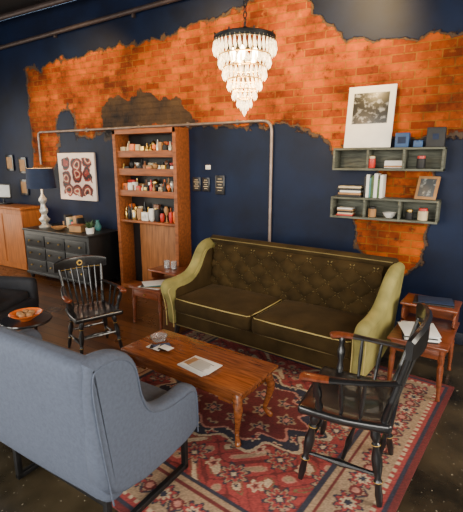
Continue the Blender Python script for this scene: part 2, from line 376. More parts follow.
# ---------------------------------------------------------------- rug
def make_rug():
    W,H=2.46,2.36; nx,ny=310,300
    xs=np.linspace(-W/2,W/2,nx+1); ys=np.linspace(-H/2,H/2,ny+1); X,Y=np.meshgrid(xs,ys); X=X.ravel();Y=Y.ravel()
    red=np.array([.24,.032,.030]);navy=np.array([.020,.020,.036]);cream=np.array([.42,.32,.21]);pink=np.array([.38,.16,.12]);olive=np.array([.12,.09,.04]);dred=np.array([.11,.014,.014]);tan=np.array([.27,.18,.11])
    C=np.tile(red,(len(X),1)); ax=np.abs(X);ay=np.abs(Y); e=np.minimum(W/2-ax,H/2-ay)
    def setc(mask,c): C[mask]=c
    vn=np.sin(ax*21+1.6*np.sin(ay*13))*np.sin(ay*19+1.4*np.sin(ax*15))
    setc(np.abs(vn)<.09,dred); setc((vn>.66),pink); setc(vn>.82,tan); setc(vn<-.78,cream); setc((vn<-.55)&(vn>-.66),olive)
    def flowers(px,py,R,cols,pet=8,offs=(0,0),stag=True,mask=None):
        gx=ax-offs[0]; gy=ay-offs[1]; j=np.round(gy/py); sh=(np.mod(j,2)*.5*px) if stag else 0
        i=np.round((gx-sh)/px); lx=gx-sh-i*px; ly=gy-j*py; r=np.hypot(lx,ly); th=np.arctan2(ly,lx)
        rr=R*(.78+.22*np.cos(pet*th))
        for k,(f,c) in enumerate(cols):
            mm=r<rr*f
            if mask is not None: mm&=mask
            C[mm]=c
    fl=e>.40
    flowers(.30,.26,.10,[(1,navy),(.84,tan),(.66,red),(.40,navy),(.2,cream)],8,(.12,.10),mask=fl)
    flowers(.30,.26,.05,[(1,cream),(.7,pink),(.4,dred)],5,(.27,.10),mask=fl)
    th=np.arctan2(Y/.42,X/.62); r=np.hypot(X/.62,Y/.42); lob=1+.10*np.cos(12*th)
    for f,c in [(1.08,cream),(1.03,navy),(.86,pink),(.82,dred)]: setc(r<lob*f,c)
    md=r<lob*1.0
    flowers(.16,.14,.05,[(1,cream),(.75,red),(.4,navy)],6,(0,0),mask=md&(r>lob*.82))
    flowers(.2,.18,.075,[(1,tan),(.7,navy),(.4,pink)],6,(0,0),mask=(r<lob*.72))
    def band(a,b_,c): setc((e>=a)&(e<b_),c)
    band(.37,.40,navy); band(.34,.37,tan); band(.32,.34,dred)
    band(.11,.32,tan)
    mb=(e>=.12)&(e<.31)
    s=np.where((W/2-ax)<(H/2-ay),ay,ax)
    cell=.21; li=s-np.round(s/cell)*cell; le=e-.215; r2=np.hypot(li,le); t2=np.arctan2(le,li)
    vb=np.abs(le-.06*np.sin(s*2*math.pi/cell+math.pi/2))<.010; C[mb&vb]=navy
    vb=np.abs(le+.06*np.sin(s*4*math.pi/cell+math.pi/2))<.008; C[mb&vb]=dred
    for f,c in [(1,navy),(.84,red),(.55,cream),(.3,navy)]: C[mb&(r2<.085*f*(.8+.2*np.cos(8*t2)))]=c
    l3=s-(np.floor(s/cell)+.5)*cell; r3=np.hypot(l3,le)
    for f,c in [(1,dred),(.6,pink)]: C[mb&(r3<.036*f)]=c
    band(.08,.11,cream); 
    C[(e>=.085)&(e<.105)&(np.mod(s,.05)<.022)]=red
    band(.06,.08,red); band(.035,.06,navy); band(0,.035,dred)
    rng=np.random.default_rng(3); C*= (0.7+.6*rng.random(len(X)))[:,None]
    vs=[(float(a),float(c),.010) for a,c in zip(X,Y)]; w=nx+1
    fs=[(j*w+i,j*w+i+1,(j+1)*w+i+1,(j+1)*w+i) for j in range(ny) for i in range(nx)]
    me=D.meshes.new('persian_rug'); me.from_pydata(vs,[],fs)
    ca=me.color_attributes.new('Col','FLOAT_COLOR','POINT')
    ca.data.foreach_set('color',np.hstack([C,np.ones((len(X),1))]).astype(np.float32).ravel())
    m,nt,bs=new_mat('rug_wool'); a=nt.nodes.new('ShaderNodeAttribute'); a.attribute_name='Col'
    n=nt.nodes.new('ShaderNodeTexNoise'); n.inputs['Scale'].default_value=250; tc=nt.nodes.new('ShaderNodeTexCoord'); nt.links.new(tc.outputs['Object'],n.inputs['Vector'])
    bp=nt.nodes.new('ShaderNodeBump'); bp.inputs['Strength'].default_value=.4; bp.inputs['Distance'].default_value=.005
    nt.links.new(n.outputs['Fac'],bp.inputs['Height']); nt.links.new(bp.outputs[0],bs.inputs['Normal'])
    nt.links.new(a.outputs['Color'],bs.inputs['Base Color']); bs.inputs['Roughness'].default_value=.9
    me.materials.append(m); o=D.objects.new('persian_rug',me); COL.objects.link(o)
    so=o.modifiers.new('s','SOLIDIFY'); so.thickness=.009; so.offset=-1
    o.location=(-1.37,2.44,0); o.rotation_euler=(0,0,rad(-7)); return o
make_rug()
RT=.0115

# ---------------------------------------------------------------- tufted sofa
def make_sofa():
    root=empty('tufted_sofa',(-1.60,3.03,RT),rad(-5)); root.scale=(1,1,.925)
    b=MB(); b.rbox((0,.40,.20),(1.84,.70,.17),M_velvet,r=.025); b.rbox((0,.045,.21),(1.82,.03,.15),M_velvet,r=.012)
    b.tube([(-.90,.026,.135),(.90,.026,.135)],.005,M_sageD,6); b.build('base',root)
    b=MB()
    for x in (-.9,.9):
        for y in (.06,.74): b.turned((x,y,.13),(x*1.02,y+(-.02 if y<.3 else .03),0.006),[(0,.032),(.5,.026),(1,.018)],M_black,10)
    b.build('legs',root)
    b=MB()
    for sx in (-1,1):
        b.rbox((sx*.452,.31,.365),(.90,.64,.17),M_velvet,r=.05,bulge=(0,0,.03),mid=8,seg=4)
        cx=sx*.452; x0,x1,y0,y1=cx-.435,cx+.435,.003,.62
        for zz in (.435,.295):
            loop=smoothpath([(x0+.02,y1,zz),(x0,y1-.03,zz),(x0,y0+.03,zz),(x0+.03,y0,zz),(x1-.03,y0,zz),(x1,y0+.03,zz),(x1,y1-.03,zz),(x1-.02,y1,zz)],1)
            b.tube(loop,.006 if zz>.4 else .0045,M_pipe if zz>.4 else M_sageD,6)
    b.build('seat_cushions',root)
    Wb=1.80; z0,z1=.42,.95
    px,pz=.21,.19
    def bk(u,v):
        x=(u-.5)*Wb; z=z0+(z1-z0)*v
        s=x/px+(z-.50)/pz; t=x/px-(z-.50)/pz
        tuft=(abs(math.sin(math.pi*s/1)*math.sin(math.pi*t/1)))**.45*.036
        lean=(z-z0)*.20
        edge=max(0,(v-.84)/.16); yy=.60+lean-tuft*(1-edge*.6)+edge**2*.05
        if v<.05: yy+=0.02
        return V(x,yy-.0,z-(edge**3)*.01)
    b=MB(); b.grid(bk,170,70,M_velvet)
    b.rbox((0,.745,.54),(1.84,.11,.80),M_velvet,r=.035,warp=lambda q:(q[0],q[1]+(q[2]+.12)*.10,q[2]),mid=2)
    b.tube([(-1.0,.75,.955),(-.98,.75,.955),(.98,.75,.955),(1.0,.75,.955)],[.03,.048,.048,.03],M_velvet,14)
    b.tube([(-.97,.70,.968),(.97,.70,.968)],.005,M_sageD,6)
    for a in range(-12,13):
        for c in range(-12,13):
            x=(a+c)/2*px; z=.50+(a-c)/2*pz
            if abs(x)<.87 and z0+.03<z<.90:
                y=.60+(z-z0)*.20; o=V(x,y-.004,z)
                b.rbox(o,(.024,.014,.024),M_velvet,r=.0065)
    for k in range(-14,15):
        for sg in (1,-1):
            pts=[]
            for q in range(0,25):
                z=z0+.03+(.90-z0-.03)*q/24; x=k*px-sg*(z-.50)/pz*px
                if abs(x)<.88: pts.append((x,.60+(z-z0)*.20-.003,z))
            if len(pts)>2: b.tube(pts,.0048,M_sageD,5)
    b.build('back',root)
    out=chaikin([(.03,.11),(.0,.2),(.0,.38),(-.045,.47),(-.05,.56),(.0,.61),(.1,.60),(.22,.60),(.34,.63),(.44,.71),(.51,.81),(.57,.89),(.66,.93),(.78,.93),(.84,.88),(.84,.6),(.82,.11)],2)
    for sx,nm in ((-1,'arm_1'),(1,'arm_2')):
        b=MB()
        wp=lambda p,sx=sx:(p[0]+sx*(max(0,p[2]-.2)**1.3)*.08,p[1],p[2])
        a0,a1=(.90,1.0) if sx>0 else (-1.0,-.90)
        b.prism(out,a0,a1,M_sage,r=.03,warp=wp)
        top=[(-.015,.50),(-.03,.55),(.0,.585),(.1,.58),(.22,.585),(.34,.615),(.44,.695),(.51,.80),(.58,.88),(.67,.915),(.77,.915)]
        xc=sx*.955
        path=smoothpath([wp((xc,y,z)) for y,z in top],2)
        b.tube(path,[.050+.006*math.sin(i/len(path)*math.pi) for i in range(len(path))],M_sage,12)
        for xi in (sx*.905,sx*1.0):
            b.tube(smoothpath([wp((xi,y-.02,z-.03)) for y,z in [(.02,.14),(.02,.35),(-.01,.5)]+(top[1:3] if abs(xi)>.95 else top[1:])],2),.005,M_pipe,6)
        b.prism(chaikin([(.06,.3),(.04,.5),(.1,.535),(.22,.53),(.35,.56),(.47,.66),(.55,.79),(.62,.86),(.72,.86),(.72,.3)],1),*((.885,.905) if sx>0 else (-.905,-.885)),M_velvet,r=.008,warp=wp)
        b.build(nm,root)
make_sofa()

# ---------------------------------------------------------------- blue-grey settee
def make_settee():
    root=empty('wingback_settee',(-1.25,1.05,RT),rad(-2))
    Lx=1.55
    b=MB()
    b.rbox((-Lx/2,.34,.27),(Lx-.16,.62,.12),M_grey,r=.03)
    for k in range(2): b.rbox((-.09-(Lx-.18)*(k+.5)/2,.37,.385),((Lx-.18)/2-.004,.56,.13),M_grey,r=.04,bulge=(0,0,.02),mid=5,seg=3)
    b.build('seat',root)
    b=MB()
    def wp(q):
        z=q[2]; return (q[0],q[1]-.12*(z+.37)/.78+.02*math.cos(q[0]*1.9)*-1,z)
    b.rbox((-Lx/2,.10,.582),(Lx-.04,.13,.745),M_grey,r=.05,bulge=(0,.015,0.01),mid=8,seg=4,warp=wp)
    b.build('back',root)
    out=chaikin([(.0,.21),(.68,.21),(.69,.36),(.69,.50),(.62,.545),(.5,.53),(.38,.545),(.30,.60),(.26,.70),(.25,.82),(.20,.905),(.12,.945),(.0,.955),(-.06,.94),(-.03,.6)],2)
    for k,(a,c) in enumerate(((-.115,0),(-Lx,-Lx+.115))):
        b=MB(); b.prism(out,a,c,M_grey,r=.04)
        xo=a if k else c
        seam=smoothpath([(xo,.04,.24),(xo,-.005,.6),(xo,-.03,.89),(xo,.02,.92),(xo,.12,.915),(xo,.19,.875),(xo,.225,.80),(xo,.235,.70),(xo,.275,.58),(xo,.37,.52),(xo,.5,.505),(xo,.62,.515),(xo,.66,.48),(xo,.66,.24)],2)
        b.tube(seam,.0045,M_grey,6); b.build('wing_arm_%d'%(k+1),root)
    b=MB()
    for x in (-.07,-.80,-Lx+.07):
        for y in (.06,.62): b.rbox((x,y,.115),(.03,.03,.23),M_blackmetal,r=.003)
        b.rbox((x,.34,.0155),(.03,.59,.03),M_blackmetal,r=.003)
    b.rbox((-Lx/2,.06,.2),(Lx-.12,.028,.028),M_blackmetal,r=.003); b.rbox((-Lx/2,.62,.2),(Lx-.12,.028,.028),M_blackmetal,r=.003)
    b.build('sled_frame',root)
make_settee()

# ---------------------------------------------------------------- coffee table
def cabriole(b,x,y,sx,sy,h,m,s=1):
    P=[(0,0,h),(.012,.012,h-.06),(.03,.03,h-.12),(.018,.018,h*.45),(-.004,-.004,h*.2),(.004,.004,.05),(.026,.026,.018),(.028,.028,.005)]
    R=[.030,.034,.030,.022,.016,.015,.022,.018]
    pts=[(x+sx*p[0]*s,y+sy*p[1]*s,p[2]) for p in P]; pts=smoothpath(pts,1)
    rr=np.interp(np.linspace(0,1,len(pts)),np.linspace(0,1,len(R)),R)*s
    b.tube(pts,list(rr),m,10)
def make_coffee():
    b=MB(); L,W,H=1.08,.45,.39
    b.rbox((0,0,H-.012),(L,W,.024),M_table,r=.009,seg=3)
    b.rbox((0,0,H-.028),(L-.03,W-.03,.014),M_table,r=.006)
    for sy in (-1,1): b.rbox((0,sy*(W/2-.05),H-.07),(L-.16,.018,.075),M_table,r=.004)
    for sx in (-1,1): b.rbox((sx*(L/2-.065),0,H-.07),(.018,W-.14,.075),M_table,r=.004)
    for sy in (-1,1):
        for k in (-1,1): b.rbox((k*.38,sy*(W/2-.05),H-.115),(.10,.016,.03),M_table,r=.007)
    for sx in (-1,1):
        for sy in (-1,1): cabriole(b,sx*(L/2-.07),sy*(W/2-.055),sx,sy,H-.03,M_table,1.0)
    b.build('coffee_table',loc=(-1.60,2.225,RT),rz=rad(-5))
make_coffee()
TT=RT+.3905
b=MB()
for k in range(3):
    b.rbox((.012*k,.006*k,.004+.007*k),(.24,.155,.006),M_paper,r=.002,rot=Matrix.Rotation(.05*k,3,'Z'))
for k in range(7): b.rbox((.03,-.05+.017*k,.0225),(.15-.02*(k%3),.005,.0012),M_slate,r=.0005)
b.rbox((-.06,.0,.0225),(.05,.10,.0012),M_tan,r=.0005)
b.build('magazine_stack',loc=(-1.50,2.10,TT),rz=rad(-12))
b=MB()
b.lathe((0,0,0),[(.03,0),(.05,.004),(.062,.03),(.066,.036),(.06,.034),(.045,.012),(.0,.01)],M_glass,20)
b.build('glass_ashtray',loc=(-2.0,2.30,TT))
b=MB()
for k in range(7): b.rbox((.02*k-.05,.014*(k%3),.003+.004*k),(.10,.06,.003),[M_paper,M_slate,M_blue][k%3],r=.001,rot=Matrix.Rotation(.5*k,3,'Z'))
b.build('loose_cards',loc=(-1.90,2.18,TT))

# ---------------------------------------------------------------- windsor captain chairs
LEGP=[(0,.016),(.08,.022),(.16,.026),(.22,.016),(.25,.024),(.29,.016),(.42,.028),(.56,.024),(.66,.015),(.70,.024),(.74,.016),(.86,.020),(1,.014)]
def make_chair(loc,ang,emblem=False,rest=0,sc=1.0):
    root=empty('windsor_armchair',(loc[0],loc[1],rest),ang-math.pi/2); root.scale=(sc,sc,sc)
    b=MB()
    def seatwarp(q):
        x,y,z=q; f=1-.12*max(0,-y/.21); 
        d=.012*math.exp(-((x/.13)**2+((y+.03)/.13)**2)) if z>0 else 0
        return (x*f,y,z-d+ (.006*abs(y/.21)**3 if z>0 else 0))
    b.rbox((0,0,.43),(.50,.46,.045),M_black,r=.02,seg=4,mid=8,warp=seatwarp)
    b.build('seat',root)
    b=MB(); feet={}
    for sx in (-1,1):
        for sy in (-1,1):
            t=V(sx*.165,sy*.145,.42); f=V(sx*.215,sy*.205,.005); feet[(sx,sy)]=(t,f); b.turned(t,f,LEGP,M_black,10)
            for tt in (.25,.70): 
                p=t.lerp(f,tt); d=(f-t).normalized()*.0015; b.tube([p-d,p+d],.0243,M_gold,10)
    def at(k,h): t,f=feet[k]; return t.lerp(f,h)
    SP=[(0,.009),(.3,.012),(.45,.017),(.5,.020),(.55,.017),(.7,.012),(1,.009)]
    for sx in (-1,1): b.turned(at((sx,-1),.62),at((sx,1),.62),SP,M_black,8)
    b.turned((at((-1,-1),.62)+at((-1,1),.62))/2,(at((1,-1),.62)+at((1,1),.62))/2,SP,M_black,8)
    b.turned(at((-1,1),.48),at((1,1),.48),SP,M_black,8)
    b.turned(at((-1,-1),.5),at((1,-1),.5),SP,M_black,8)
    b.build('legs',root)
    b=MB()
    def crest(x): return -.325+.9*(x*x)*.75
    for sx in (-1,1):
        b.turned((sx*.185,-.185,.44),(sx*.225,crest(.225)+.01,.86),[(0,.016),(.15,.021),(.3,.016),(.33,.021),(.36,.016),(.7,.016),(1,.014)],M_black,10)
    for k in range(6):
        u=-1+2*(k+.5)/6; b.turned((u*.155,-.20,.445),(u*.19,crest(u*.19)+.005,.86),[(0,.008),(.35,.012),(.6,.010),(1,.008)],M_black,7)
    n=16
    prof=[(-.012,.815),(-.015,.86),(-.014,.91),(-.020,.935),(-.006,.952),(.012,.948),(.016,.92),(.014,.87),(.012,.815)]
    vs=[];fs=[]
    for i in range(n+1):
        x=-.28+.56*i/n; sc_=1-.35*abs(x/.28)**4; dz=.014*(1-(x/.28)**2)
        for py,pz in prof: vs.append((x,crest(x)+py,.885+(pz-.885)*sc_+dz))
    m=len(prof)
    for i in range(n):
        for j in range(m): fs.append([i*m+j,i*m+(j+1)%m,(i+1)*m+(j+1)%m,(i+1)*m+j])
    fs.append(list(range(m))); fs.append([n*m+j for j in range(m)]); b.add(vs,fs,M_black)
    if emblem:
        b.tube([(0,crest(0)+.008,.90),(0,crest(0)+.021,.90)],.030,M_gold,18)
        b.tube([(0,crest(0)+.010,.90),(0,crest(0)+.023,.90)],.018,M_black,14)
    b.tube([(x/20*.24,crest(x/20*.24)+.015,.845) for x in range(-20,21)],.002,M_gold,5)
    b.build('back',root)
    for sx,nm in ((-1,'armrest_1'),(1,'armrest_2')):
        b=MB()
        path=smoothpath([(sx*.205,-.25,.685),(sx*.245,-.14,.675),(sx*.275,0,.665),(sx*.29,.10,.66),(sx*.285,.17,.655),(sx*.27,.20,.645)],2)
        rr=np.interp(np.linspace(0,1,len(path)),[0,.4,.7,.88,1],[.016,.020,.027,.031,.018])
        k=len(path)//2
        b.tube(path[:k+1],list(rr[:k+1]),M_black,10,flat=(.7,1.1)); b.tube(path[k:],list(rr[k:]),M_cherry,10,flat=(.7,1.15))
        b.turned((sx*.215,.12,.44),(sx*.28,.13,.655),[(0,.014),(.15,.022),(.35,.013),(.45,.022),(.6,.024),(.8,.014),(.85,.020),(1,.014)],M_black,10)
        for q in (0,1): b.turned((sx*.215,-.08+.09*q,.445),(sx*(.255+.012*q),-.10+.11*q,.665),[(0,.008),(.5,.012),(1,.008)],M_black,7)
        b.build(nm,root)
make_chair((-.49,2.16),rad(183),rest=RT,sc=1.03)
make_chair((-2.98,2.52),rad(-22),True,rest=.001,sc=.88)

# ---------------------------------------------------------------- end tables
def end_table(name,loc,rz,W,Dp,H1,H2,rest):
    b=MB()
    b.rbox((0,0,H1-.012),(W,Dp,.024),M_endt,r=.008,seg=3); b.rbox((0,0,H1-.065),(W-.05,Dp-.05,.085),M_endt,r=.004)
    if H2>H1:
        b.rbox((0,Dp/2-.15,H2-.011),(W,.30,.022),M_endt,r=.008,seg=3)
        for sx in (-1,1): b.prism(chaikin([(Dp/2-.27,H1-.005),(Dp/2-.27,H2-.02),(Dp/2-.02,H2-.02),(Dp/2-.02,H1-.005)],1),sx*(W/2-.02)-.009,sx*(W/2-.02)+.009,M_endt,r=.003)
        b.rbox((0,Dp/2-.03,(H1+H2)/2),(W-.05,.014,H2-H1-.02),M_endt,r=.003)
    for sx in (-1,1):
        for sy in (-1,1):
            x,y=sx*(W/2-.045),sy*(Dp/2-.045); b.turned((x,y,H1-.03),(x+sx*.012,y+sy*.012,.002),[(0,.024),(.25,.024),(.3,.018),(.34,.024),(.7,.018),(.9,.013),(1,.016)],M_endt,10)
    b.rbox((0,-Dp/2+.022,H1-.065),(W-.12,.008,.055),M_endt,r=.003); b.tube([(0,-Dp/2+.02,H1-.065),(0,-Dp/2-.004,H1-.065)],[.006,.011],M_brass,8)
    return b.build(name,loc=(loc[0],loc[1],rest),rz=rz)
end_table('end_table',(-.26,3.47),rad(-4),.42,.64,.43,.61,RT)
end_table('end_table',(-2.93,3.48),rad(-3),.46,.60,.42,.54,0)
b=MB()
for k in range(6): b.rbox((.006*(k%3),.004*k,.004+.008*k),(.24,.28,.007),M_paper if k%3 else M_slate,r=.002,rot=Matrix.Rotation(.04*(k%3),3,'Z'))
b.rbox((-.02,-.02,.052),(.22,.26,.005),M_paper,r=.002,rot=Matrix.Rotation(.15,3,'Z'))
b.build('paper_stack',loc=(-.29,3.31,RT+.4305),rz=rad(12))
b=MB(); b.rbox((0,0,.006),(.30,.20,.011),M_slate,r=.003); b.rbox((.01,.01,.015),(.26,.18,.006),M_navy,r=.002,rot=Matrix.Rotation(.1,3,'Z')); b.build('magazine_stack',loc=(-.23,3.63,RT+.6105),rz=.05)
b=MB()
for k in range(5): b.rbox((.02*(k%2),.01*k,.004+.006*k),(.26,.19,.005),[M_paper,M_tan,M_slate,M_teal,M_paper][k],r=.002,rot=Matrix.Rotation(.2*k,3,'Z'))
b.build('magazine_stack',loc=(-2.93,3.31,.4205),rz=.1)
b=MB()
for x in (-.1,.0): b.lathe((x,0,0),[(.025,0),(.03,.003),(.034,.09),(.031,.09),(.027,.01),(0,.008)],M_glass,16)
b.build('drinking_glasses',loc=(-2.90,3.64,.541))

# ---------------------------------------------------------------- dresser and lamp etc.
def make_dresser():
    x0,x1,y0,y1,H=-5.85,-4.42,3.76,4.36,.76
    b=MB(); cx=(x0+x1)/2; W=x1-x0
    b.rbox((cx,(y0+y1)/2,.41),(W-.04,y1-y0-.03,.64),M_dress,r=.006)
    b.rbox((cx,(y0+y1)/2-.005,H-.015),(W,y1-y0,.03),M_dress,r=.008,seg=3)
    b.rbox((cx,(y0+y1)/2,.09),(W-.01,y1-y0-.01,.04),M_dress,r=.006)
    for x in (x0+.06,x1-.06):
        for y in (y0+.06,y1-.06): b.turned((x,y,.09),(x,y,0.001),[(0,.03),(.5,.035),(1,.02)],M_dress,10)
    for r_ in range(3):
        for c in range(3):
            w=(W-.12)/3; cxx=x0+.06+w*(c+.5); cz=.20+.185*r_+.02
            b.rbox((cxx,y0+.012,cz+.0),(w-.02,.022,.165),M_dress,r=.006)
            for s_ in (-1,1): b.tube([(cxx+s_*w*.25,y0,cz),(cxx+s_*w*.25,y0-.022,cz)],[.007,.013],M_brass,8)
    b.build('dresser')
make_dresser()
b=MB()
prof=[(.075,0),(.08,.02),(.05,.035),(.03,.06),(.05,.09),(.06,.12),(.035,.16),(.028,.19),(.05,.23),(.055,.26),(.03,.31),(.024,.35),(.042,.39),(.044,.42),(.02,.47),(.012,.50),(.012,.60)]
vs=[];fs=[];n=24
for i,(r,z) in enumerate(prof):
    for k in range(n):
        a=2*math.pi*k/n; rr=r*1.15*(1+.18*math.cos(4*a+z*22)*(1 if .03<z<.48 else 0)); vs.append((rr*math.cos(a),rr*math.sin(a),z))
for i in range(len(prof)-1):
    for k in range(n): fs.append([i*n+k,i*n+(k+1)%n,(i+1)*n+(k+1)%n,(i+1)*n+k])
fs.append(list(range(n))); b.add(vs,fs,M_silver)
def shade(u,v): a=u*2*math.pi; r=.205-.02*v; return V(r*math.cos(a),r*math.sin(a),.58+.29*v)
b.grid(shade,36,1,M_navy)
def shade2(u,v): a=u*2*math.pi; r=.200-.02*v; return V(r*math.cos(a),r*math.sin(a),.58+.29*v)
b.grid(shade2,36,1,M_cream)
for k in range(3):
    a=k*2.1; b.tube([(0,0,.80),(.18*math.cos(a),.18*math.sin(a),.80)],.004,M_brass,6)
b.tube([(0,0,.6),(0,0,.8)],.008,M_brass,8); b.lathe((0,0,.62),[(.01,0),(.03,.04),(.03,.07),(.0,.1)],M_bulb,14)
b.build('table_lamp',loc=(-5.60,3.98,.761))
b=MB()
x=-5.32
for k in range(7):
    w=.03+.02*(k%3); h=.10+.03*((k*7)%4); mm=[M_tan,M_slate,M_cream,M_teal,M_red][k%5]
    b.rbox((x+w/2,0,h/2),(w-.003,.13,h),mm,r=.003); x+=w
b.build('book_row',loc=(.0,4.14,.761))
b=MB(); b.rbox((0,0,.045),(.20,.13,.09),M_tan,r=.006); b.rbox((0,0,.095),(.21,.14,.015),M_shelfwood,r=.004); b.build('wooden_box',loc=(-4.84,3.95,.761),rz=.2)
b=MB(); b.lathe((0,0,0),[(.03,0),(.045,.02),(.05,.06),(.03,.10),(.02,.14),(.028,.15),(.018,.15)],M_teal,18); b.build('ceramic_vase',loc=(-4.68,4.17,.761))
b=MB(); b.lathe((0,0,0),[(.05,0),(.06,.08),(.055,.08),(.05,.05),(0,.05)],M_white,18)
for k in range(26):
    a=k*2.4; l=.07+.05*random.random(); p=V(0,0,.05); q=V(math.cos(a)*l,math.sin(a)*l,.10+.10*random.random())
    b.tube([p,p.lerp(q,.5)+V(0,0,.03),q],[.002,.014,.001],M_green,6,flat=(.2,1))
b.build('potted_plant',loc=(-4.57,3.93,.761))
b=MB(); b.lathe((0,0,0),[(.03,0),(.09,.03),(.11,.05),(.105,.05),(.06,.02),(0,.015)],M_tan,20); b.build('ceramic_bowl',loc=(-5.18,3.9,.761))

def art_material():
    m,nt,b=new_mat('abstract_painting'); L=nt.links.new; N=nt.nodes.new
    tc=N('ShaderNodeTexCoord'); v=N('ShaderNodeTexVoronoi'); v.inputs['Scale'].default_value=5.0; v.inputs['Randomness'].default_value=.5
    n=N('ShaderNodeTexNoise'); n.inputs['Scale'].default_value=7; n.inputs['Detail'].default_value=5
    L(tc.outputs['Object'],n.inputs['Vector'])
    mxv=N('ShaderNodeMix'); mxv.data_type='VECTOR'; mxv.inputs[0].default_value=.10; L(tc.outputs['Object'],mxv.inputs[4]); L(n.outputs['Color'],mxv.inputs[5])
    L(mxv.outputs[1],v.inputs['Vector'])
    r=N('ShaderNodeValToRGB'); cr=r.color_ramp; cr.interpolation='CONSTANT'
    cr.elements[0].position=0; cr.elements[0].color=(.015,.008,.008,1); cr.elements[1].position=.16; cr.elements[1].color=(.26,.02,.012,1)
    for p,c in ((.24,(.65,.45,.30,1)),(.30,(.22,.02,.012,1)),(.40,(.012,.008,.010,1)),(.50,(.26,.03,.02,1)),(.56,(.75,.60,.55,1))):
        e=cr.elements.new(p); e.color=c
    L(v.outputs['Distance'],r.inputs[0])
    sp=N('ShaderNodeSeparateXYZ'); L(tc.outputs['Object'],sp.inputs[0])
    def ab(o,s):
        a=N('ShaderNodeMath'); a.operation='ABSOLUTE'; L(o,a.inputs[0]); q=N('ShaderNodeMath'); q.operation='DIVIDE'; L(a.outputs[0],q.inputs[0]); q.inputs[1].default_value=s; return q.outputs[0]
    mxx=N('ShaderNodeMath'); mxx.operation='MAXIMUM'; L(ab(sp.outputs['X'],.40),mxx.inputs[0]); L(ab(sp.outputs['Z'],.35),mxx.inputs[1])
    ed=N('ShaderNodeMath'); ed.operation='MULTIPLY_ADD'; L(n.outputs['Fac'],ed.inputs[0]); ed.inputs[1].default_value=.5; L(mxx.outputs[0],ed.inputs[2])
    mr=N('ShaderNodeMapRange'); mr.inputs['From Min'].default_value=1.03; mr.inputs['From Max'].default_value=1.05; L(ed.outputs[0],mr.inputs[0])
    c=N('ShaderNodeMix'); c.data_type='RGBA'; L(mr.outputs[0],c.inputs[0]); L(r.outputs[0],c.inputs[6]); c.inputs[7].default_value=(.80,.68,.62,1)
    L(c.outputs[2],b.inputs['Base Color']); b.inputs['Roughness'].default_value=.5
    return m
b=MB(); b.rbox((0,0,0),(.80,.035,.70),art_material(),r=.004); b.build('canvas_painting',loc=(-5.28,WY-.02,1.50))

# display cabinet
def make_cabinet():
    root=empty('display_cabinet',(0,0,0)); x0,x1,y0,y1,H=-4.24,-3.20,4.12,4.395,2.13; cx=(x0+x1)/2; W=x1-x0
    b=MB()
    for x in (x0+.025,x1-.025): b.rbox((x,(y0+y1)/2,H/2),(.05,y1-y0,H),M_shelfwood,r=.004)
    b.rbox((cx,(y0+y1)/2,H-.03),(W,y1-y0,.06),M_shelfwood,r=.004)
    b.rbox((cx,y1-.012,H/2),(W-.1,.02,H-.05),M_dress,r=.002)
    b.rbox((cx+.08,y1-.045,.45),(W-.26,.03,.88),M_backwood,r=.004); b.rbox((cx,y0+.1,.03),(W-.10,.2,.06),M_shelfwood,r=.004)
    b.build('frame',root)
    b=MB()
    for z,hb in ((1.80,.085),(1.57,.09),(1.30,.08),(.95,.03)):
        b.rbox((cx,(y0+y1)/2+.01,z),(W-.10,y1-y0-.05,.02),M_shelfwood,r=.003)
        b.rbox((cx,y0+.03,z+hb/2-.02),(W-.10,.018,hb),M_shelfwood,r=.003)
    b.build('shelves',root)
make_cabinet()
b=MB(); cols=[M_slate,M_cream,M_orange,M_tin,M_white,M_tan,M_tin,M_red,M_dress,M_brass,M_cream,M_slate,M_tan,M_silver,M_brass,M_gold]
for z,zh in ((1.811,.235),(1.581,.19),(1.311,.23),(.961,.27)):
    for yy in (4.215,4.32):
        x=-4.17
        while x<-3.33:
            kind=random.random(); mm=random.choice(cols); hh=zh*random.uniform(.60,.98)*(1 if yy>4.25 else .85)
            if kind<.25:
                r=random.uniform(.020,.034)
                b.lathe((x+r,yy,z),[(r*.8,0),(r,.01),(r,hh*.6),(r*.5,hh*.75),(r*.35,hh),(r*.3,hh)],mm,10); x+=2*r
            elif kind<.6:
                w=random.uniform(.04,.12); b.rbox((x+w/2,yy,z+hh*.40),(w,.06,hh*.80),mm,r=.004); x+=w
                b.rbox((x-w/2,yy-.031,z+hh*.42),(w*.6,.003,hh*.4),random.choice(cols),r=.001)
            elif kind<.85:
                r=random.uniform(.03,.05); h2=hh*.75
                b.lathe((x+r,yy,z),[(r*.5,0),(r*.9,h2*.2),(r,h2*.6),(r*.9,h2),(r*.8,h2),(r*.7,h2*.3),(0,h2*.25)],mm,12); x+=2*r
            else:
                r=random.uniform(.025,.04)
                b.lathe((x+r,yy,z),[(r,0),(r*.3,.01),(r*.2,hh*.4),(r*.9,hh*.6),(r,hh*.8),(r*.6,hh*.95),(0,hh)],mm,12); x+=2*r
            x+=random.uniform(.002,.01)
b.build('curio_collection')

for (x,z,w,h) in ((-3.09,1.45,.12,.17),(-2.95,1.45,.11,.17),(-2.745,1.45,.13,.23)):
    b=MB(); b.rbox((0,0,0),(w,.018,h),M_black,r=.003); b.rbox((0,-.009,0),(w-.02,.004,h-.02),M_slate,r=.001)
    for k in range(5): b.rbox((0,-.0115,h*.32-k*h*.15),((w-.04)*(.6+.4*((k*3)%2)),.0015,.006),M_cream,r=.0005)
    b.build('chalkboard_sign',loc=(x,WY-.012,z))
b=MB(); b.rbox((0,0,0),(.07,.012,.05),M_white,r=.003); b.rbox((0,-.008,0),(.012,.008,.022),M_paper,r=.002); b.build('light_switch',loc=(-2.92,WY-.008,1.66))

